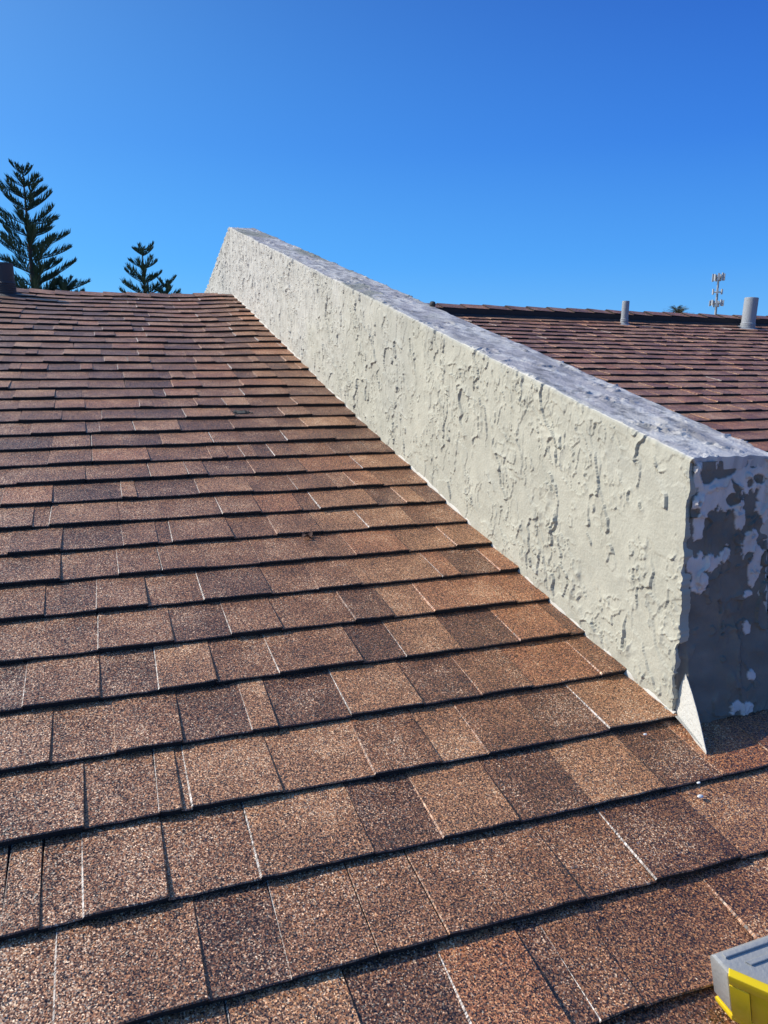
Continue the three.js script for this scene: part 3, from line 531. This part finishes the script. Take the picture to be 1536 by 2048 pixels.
// ------------------------------------------------------------------ parts case at the right edge
{
  const u0 = 0.586, v0 = 0.583, W = (x, y, z) => roofP(u0 + x + (0.112 - y) * 0.42, v0 - z, y, 0), b = W(0.12, 0.008, 0.08), t = thing('parts_case', 'yellow plastic case with smoky grey lid at the bottom right corner', 'case', b);
  const yel = new THREE.MeshPhysicalMaterial({ color: lin(0.86, 0.60, 0.006), roughness: 0.4, clearcoat: 0.2 }); yel.name = 'yellow_plastic';
  const smoke = new THREE.MeshPhysicalMaterial({ color: lin(0.34, 0.34, 0.33), roughness: 0.38, clearcoat: 0.25, bumpMap: grain, bumpScale: 0.0006 }); smoke.name = 'smoky_grey_plastic';
  const place = (g) => { const p = g.attributes.position; for (let i = 0; i < p.count; i++) p.setXYZ(i, ...W(p.getX(i), p.getY(i), p.getZ(i))); g.computeVertexNormals(); return g; };
  const prism = (pts, y0, y1, bev) => { const s = new THREE.Shape(pts.map(([x, z]) => new THREE.Vector2(x, -z))); const g = new THREE.ExtrudeGeometry(s, { depth: y1 - y0 - 2 * bev, bevelEnabled: bev > 0, bevelSize: bev, bevelThickness: bev, bevelSegments: 3, bevelOffset: -bev }); g.rotateX(-Math.PI / 2); g.translate(0, y0 + bev, 0); return toCreasedNormals(place(g), 0.6); };
  const out = [[0, 0], [0.26, 0], [0.26, 0.19], [0.166, 0.19], [0.002, 0.024]];
  part(t, 'body', prism(out, 0.008, 0.022, 0.003), yel);
  const lid = part(t, 'lid', prism(out, 0.0225, 0.112, 0.009), smoke);
  for (const q of [[[0.012, 0.006], [0.24, 0.006], [0.24, 0.012], [0.012, 0.012]], [[0.030, 0.022], [0.24, 0.022], [0.24, 0.027], [0.034, 0.027]], [[0.055, 0.045], [0.24, 0.045], [0.24, 0.05], [0.06, 0.05]]]) part(lid, numberedIn(t, 'lid_rib'), prism(q, 0.1115, 0.1145, 0.001), smoke, t.position);
  // frame-shaped latch folded over the slanting side
  const d = [0.164 / 0.2333, 0.166 / 0.2333], n = [-d[1], d[0]], P = (a, o) => [0.002 + d[0] * a + n[0] * o, 0.024 + d[1] * a + n[1] * o], bar = (a0, a1, o0, o1) => [P(a0, o0), P(a1, o0), P(a1, o1), P(a0, o1)];
  const latch = part(t, 'latch', prism(bar(0.002, 0.20, -0.004, 0.007), 0.098, 0.1165, 0.002), yel);
  part(latch, 'latch_post', prism(bar(0.002, 0.022, 0.0, 0.007), 0.03, 0.0975, 0.0015), yel, t.position);
  part(latch, 'latch_panel', prism(bar(0.0225, 0.18, 0.0, 0.0025), 0.03, 0.0975, 0.0005), yel, t.position);
  part(latch, 'latch_post_001', prism(bar(0.1805, 0.20, 0.0, 0.007), 0.03, 0.0975, 0.0015), yel, t.position);
}

// ------------------------------------------------------------------ trees beyond the ridge
const barkMat = new THREE.MeshStandardMaterial({ color: lin(0.07, 0.055, 0.045), roughness: 0.95 }); barkMat.name = 'pine_bark';
const needleMat = [lin(0.042, 0.088, 0.052), lin(0.058, 0.110, 0.064)].map((c, i) => { const m = new THREE.MeshStandardMaterial({ color: c, roughness: 0.75, side: THREE.DoubleSide }); m.name = `pine_needles_${'ab'[i]}`; return m; });
function islandPine(label, x, z, topY, low, whorl, R, dens, mat) {
  const t = thing('island_pine', label, 'tree', [x, 0, z], 'tiered pines behind the ridge');
  const top = EYE + topY, lean = rr(-0.012, 0.012), tr = new THREE.CylinderGeometry(0.018, 0.19, top, 10, 12); tr.translate(0, top / 2, 0);
  { const p = tr.attributes.position; for (let i = 0; i < p.count; i++) p.setX(i, p.getX(i) + lean * p.getY(i)); }
  tr.translate(x - lean * top, 0, z); part(t, 'trunk', tr, barkMat);
  const F = new Soup(), B = new Soup(), z4 = [[0, 0], [1, 0], [1, 1], [0, 1]], z3 = [[0, 0], [1, 0], [0.5, 1]];
  const up = new THREE.Vector3(0, 1, 0), dir = new THREE.Vector3(), sd = new THREE.Vector3(), A = new THREE.Vector3(), T = new THREE.Vector3(), W = new THREE.Vector3();
  const spray = (P, D, L, w) => {                   // a cord of overlapping needles: tapered, two crossed blades
    for (let k = 0; k < 2; k++) {
      W.crossVectors(D, k ? up : new THREE.Vector3(1, 0.2, 0.4)).normalize().multiplyScalar(w); T.copy(P).addScaledVector(D, L * 0.5); const E = P.clone().addScaledVector(D, L);
      F.tri([P.x - W.x * 0.6, P.y - W.y * 0.6, P.z - W.z * 0.6], [T.x + W.x, T.y + W.y, T.z + W.z], [T.x - W.x, T.y - W.y, T.z - W.z], z3);
      F.tri([T.x - W.x, T.y - W.y, T.z - W.z], [T.x + W.x, T.y + W.y, T.z + W.z], [E.x, E.y, E.z], z3);
    }
  };
  let y = top - 0.22, q = 0;
  for (let k = 0; k < 40; k++) { const yy = top - 0.02 - rnd() * 1.1, a = rr(0, 6.283); spray(new THREE.Vector3(x - lean * (top - yy), yy, z), new THREE.Vector3(Math.cos(a) * 0.5, 1, Math.sin(a) * 0.5).normalize(), rr(0.06, 0.13), 0.016); }
  while (y > low) {
    const d = top - y, n = 5 + (rnd() < 0.5 ? 1 : 0), ph = rr(0, 6.28), rad = R(d);
    for (let i = 0; i < n; i++) {
      const az = ph + i / n * 6.283 + rr(-0.2, 0.2), L = rad * rr(0.70, 1.15) * 1.06, e0 = d < 0.5 ? rr(0.5, 0.75) : rr(0.24, 0.52), rise = rr(0.05, 0.22), y0 = y + rr(-0.05, 0.05), seg = 10;
      const at = (f) => { const h = L * (f - 0.08 * f * f), yy = y0 + L * (Math.tan(e0) * f * 0.85 + rise * f * f * f); return A.set(x - lean * (top - y) + Math.cos(az) * h, yy, z + Math.sin(az) * h).clone(); };
      for (let k = 0; k < seg; k++) {               // limb
        const P = at(k / seg), Q = at((k + 1) / seg), w0 = mix(0.022, 0.006, k / seg) * (0.5 + 0.5 * Math.min(1, rad)), w1 = mix(0.022, 0.006, (k + 1) / seg) * (0.5 + 0.5 * Math.min(1, rad));
        for (let m = 0; m < 3; m++) { const a = m / 3 * 6.283, c = (m + 1) / 3 * 6.283, o = (aa, w) => [Math.cos(az + 1.57) * Math.cos(aa) * w, Math.sin(aa) * w, Math.sin(az + 1.57) * Math.cos(aa) * w], ad = (V, s) => [V.x + s[0], V.y + s[1], V.z + s[2]]; B.quad(ad(P, o(a, w0)), ad(Q, o(a, w1)), ad(Q, o(c, w1)), ad(P, o(c, w0)), z4); }
      }
      const cnt = Math.round(L * dens) + 6;
      for (let k = 0; k < cnt; k++) {               // cords stand up and out from the limb like a comb
        const f = Math.pow((k + rnd()) / cnt, 0.8) * 0.97 + 0.03, P = at(f), Q = at(Math.min(1, f + 0.04)); dir.copy(Q).sub(P).normalize(); sd.crossVectors(dir, up).normalize().multiplyScalar((k % 2 ? 1 : -1) * rr(0.15, 0.75));
        const D = dir.clone().multiplyScalar(rr(0.45, 0.9)).add(sd).add(new THREE.Vector3(0, rr(0.35, 0.95), 0)).normalize();
        spray(P, D, (0.10 + 0.20 * Math.min(1, L)) * rr(0.6, 1.15) * (0.45 + 1.1 * Math.sin(Math.PI * clamp(0.12 + f * 0.8))) , rr(0.013, 0.022));
      }
      for (let k = 0; k < 14; k++) { const f = 0.1 + 0.9 * k / 14, P = at(f), Q = at(Math.min(1, f + 0.08)); spray(P, Q.sub(P).normalize(), L * 0.10 + 0.05, 0.026); }
    }
    y -= whorl * rr(0.85, 1.15) * (d < 1 ? 0.9 : 1); q++;
  }
  part(t, 'limbs', B.build(), barkMat); part(t, 'crown', F.build(), mat);
  return t;
}
const R1 = (d) => 0.22 + 0.60 * Math.min(d, 1) + 0.27 * Math.max(0, d - 1);
islandPine('tallest dark green tiered pine behind the left end of the ridge', -1.88, -30, 6.50, EYE + 1.2, 0.40, R1, 54, needleMat[0]);
islandPine('low bushy pine just right of the tallest pine, mostly below the ridge', -0.83, -29, 2.75, EYE + 1.0, 0.25, (d) => 0.3 + 0.5 * Math.min(1, d), 60, needleMat[0]);
islandPine('young slender pine with open tiers, left of the parapet peak', 1.88, -30, 4.02, EYE + 1.2, 0.46, (d) => 0.42 + 0.24 * d, 54, needleMat[1]);
islandPine('smallest pine, peeking over the ridge right of the slender one', 2.62, -29.4, 2.9, EYE + 1.2, 0.36, (d) => 0.30 + 0.3 * d, 60, needleMat[1]);

// ------------------------------------------------------------------ palm top over the far ridge
{
  const x = 26.5, z = -30, top = EYE + 2.22, t = thing('palm_tree', 'small palm crown peeking over the far ridge between the two grey pipes', 'tree', [x, 0, z]);
  const tr = new THREE.CylinderGeometry(0.13, 0.2, top, 10, 6); tr.translate(x, top / 2, z); part(t, 'trunk', tr, barkMat);
  const F = new Soup(), z3 = [[0, 0], [1, 0], [0.5, 1]];
  for (let i = 0; i < 46; i++) {
    const az = rr(0, 6.283), e = rr(-0.1, 1.35), L = rr(0.65, 1.1), n = 9, c = Math.cos(az), s = Math.sin(az);
    const at = (f) => [x + c * L * f * Math.cos(e), top + L * f * Math.sin(e) - 0.45 * L * f * f, z + s * L * f * Math.cos(e)];
    for (let k = 1; k < n; k++) for (const sg of [-1, 1]) { const P = at(k / n), Q = at((k + 0.6) / n), w = 0.16 * Math.sin(Math.PI * (0.15 + 0.8 * k / n)); F.tri(P, Q, [Q[0] - s * w * sg + c * 0.08, Q[1] - 0.03 + 0.05 * rnd(), Q[2] + c * w * sg + s * 0.08], z3); }
  }
  const m = new THREE.MeshStandardMaterial({ color: lin(0.085, 0.085, 0.04), roughness: 0.7, side: THREE.DoubleSide }); m.name = 'palm_leaf';
  part(t, 'crown', F.build(), m);
}

// ------------------------------------------------------------------ mobile phone mast far off
{
  const k = 5, x = 28.82 * k, z = -30 * k, top = EYE + 4.27 * k, t = thing('cell_tower', 'distant slim antenna mast with three tiers of panels above the far ridge', 'antenna mast', [x, 0, z]);
  const steel = new THREE.MeshStandardMaterial({ color: lin(0.30, 0.31, 0.32), roughness: 0.6, metalness: 0.3 }); steel.name = 'galvanised_steel';
  const panel = new THREE.MeshStandardMaterial({ color: lin(0.34, 0.36, 0.38), roughness: 0.55 }); panel.name = 'antenna_panel';
  const pole = new THREE.CylinderGeometry(0.22, 0.42, top, 16, 1); pole.translate(x, top / 2, z); part(t, 'pole', pole, steel);
  for (const [dy, rad, n, h] of [[-0.9, 1.15, 9, 2.1], [-4.4, 0.95, 6, 1.5], [-7.1, 1.35, 9, 1.8]]) {
    const ring = new THREE.TorusGeometry(rad, 0.09, 6, 18); ring.rotateX(Math.PI / 2); ring.translate(x, top + dy, z); const arms = [ring];
    for (let i = 0; i < 3; i++) { const a = new THREE.BoxGeometry(rad * 2, 0.14, 0.14); a.rotateY(i * Math.PI / 3); a.translate(x, top + dy, z); arms.push(a); }
    part(t, numberedIn(t, 'platform'), mergeGeometries(arms.map(a => a.toNonIndexed())), steel);
    for (let i = 0; i < n; i++) { const a = i / n * 6.283 + 0.2, p = new THREE.BoxGeometry(0.26, h * 0.85 * rr(0.85, 1.05), 0.4); p.rotateY(-a); p.translate(x + Math.cos(a) * (rad + 0.2), top + dy + rr(-0.1, 0.2), z + Math.sin(a) * (rad + 0.2)); part(t, numberedIn(t, 'antenna_panel'), p, panel); }
  }
}
renderer.render(scene, camera);
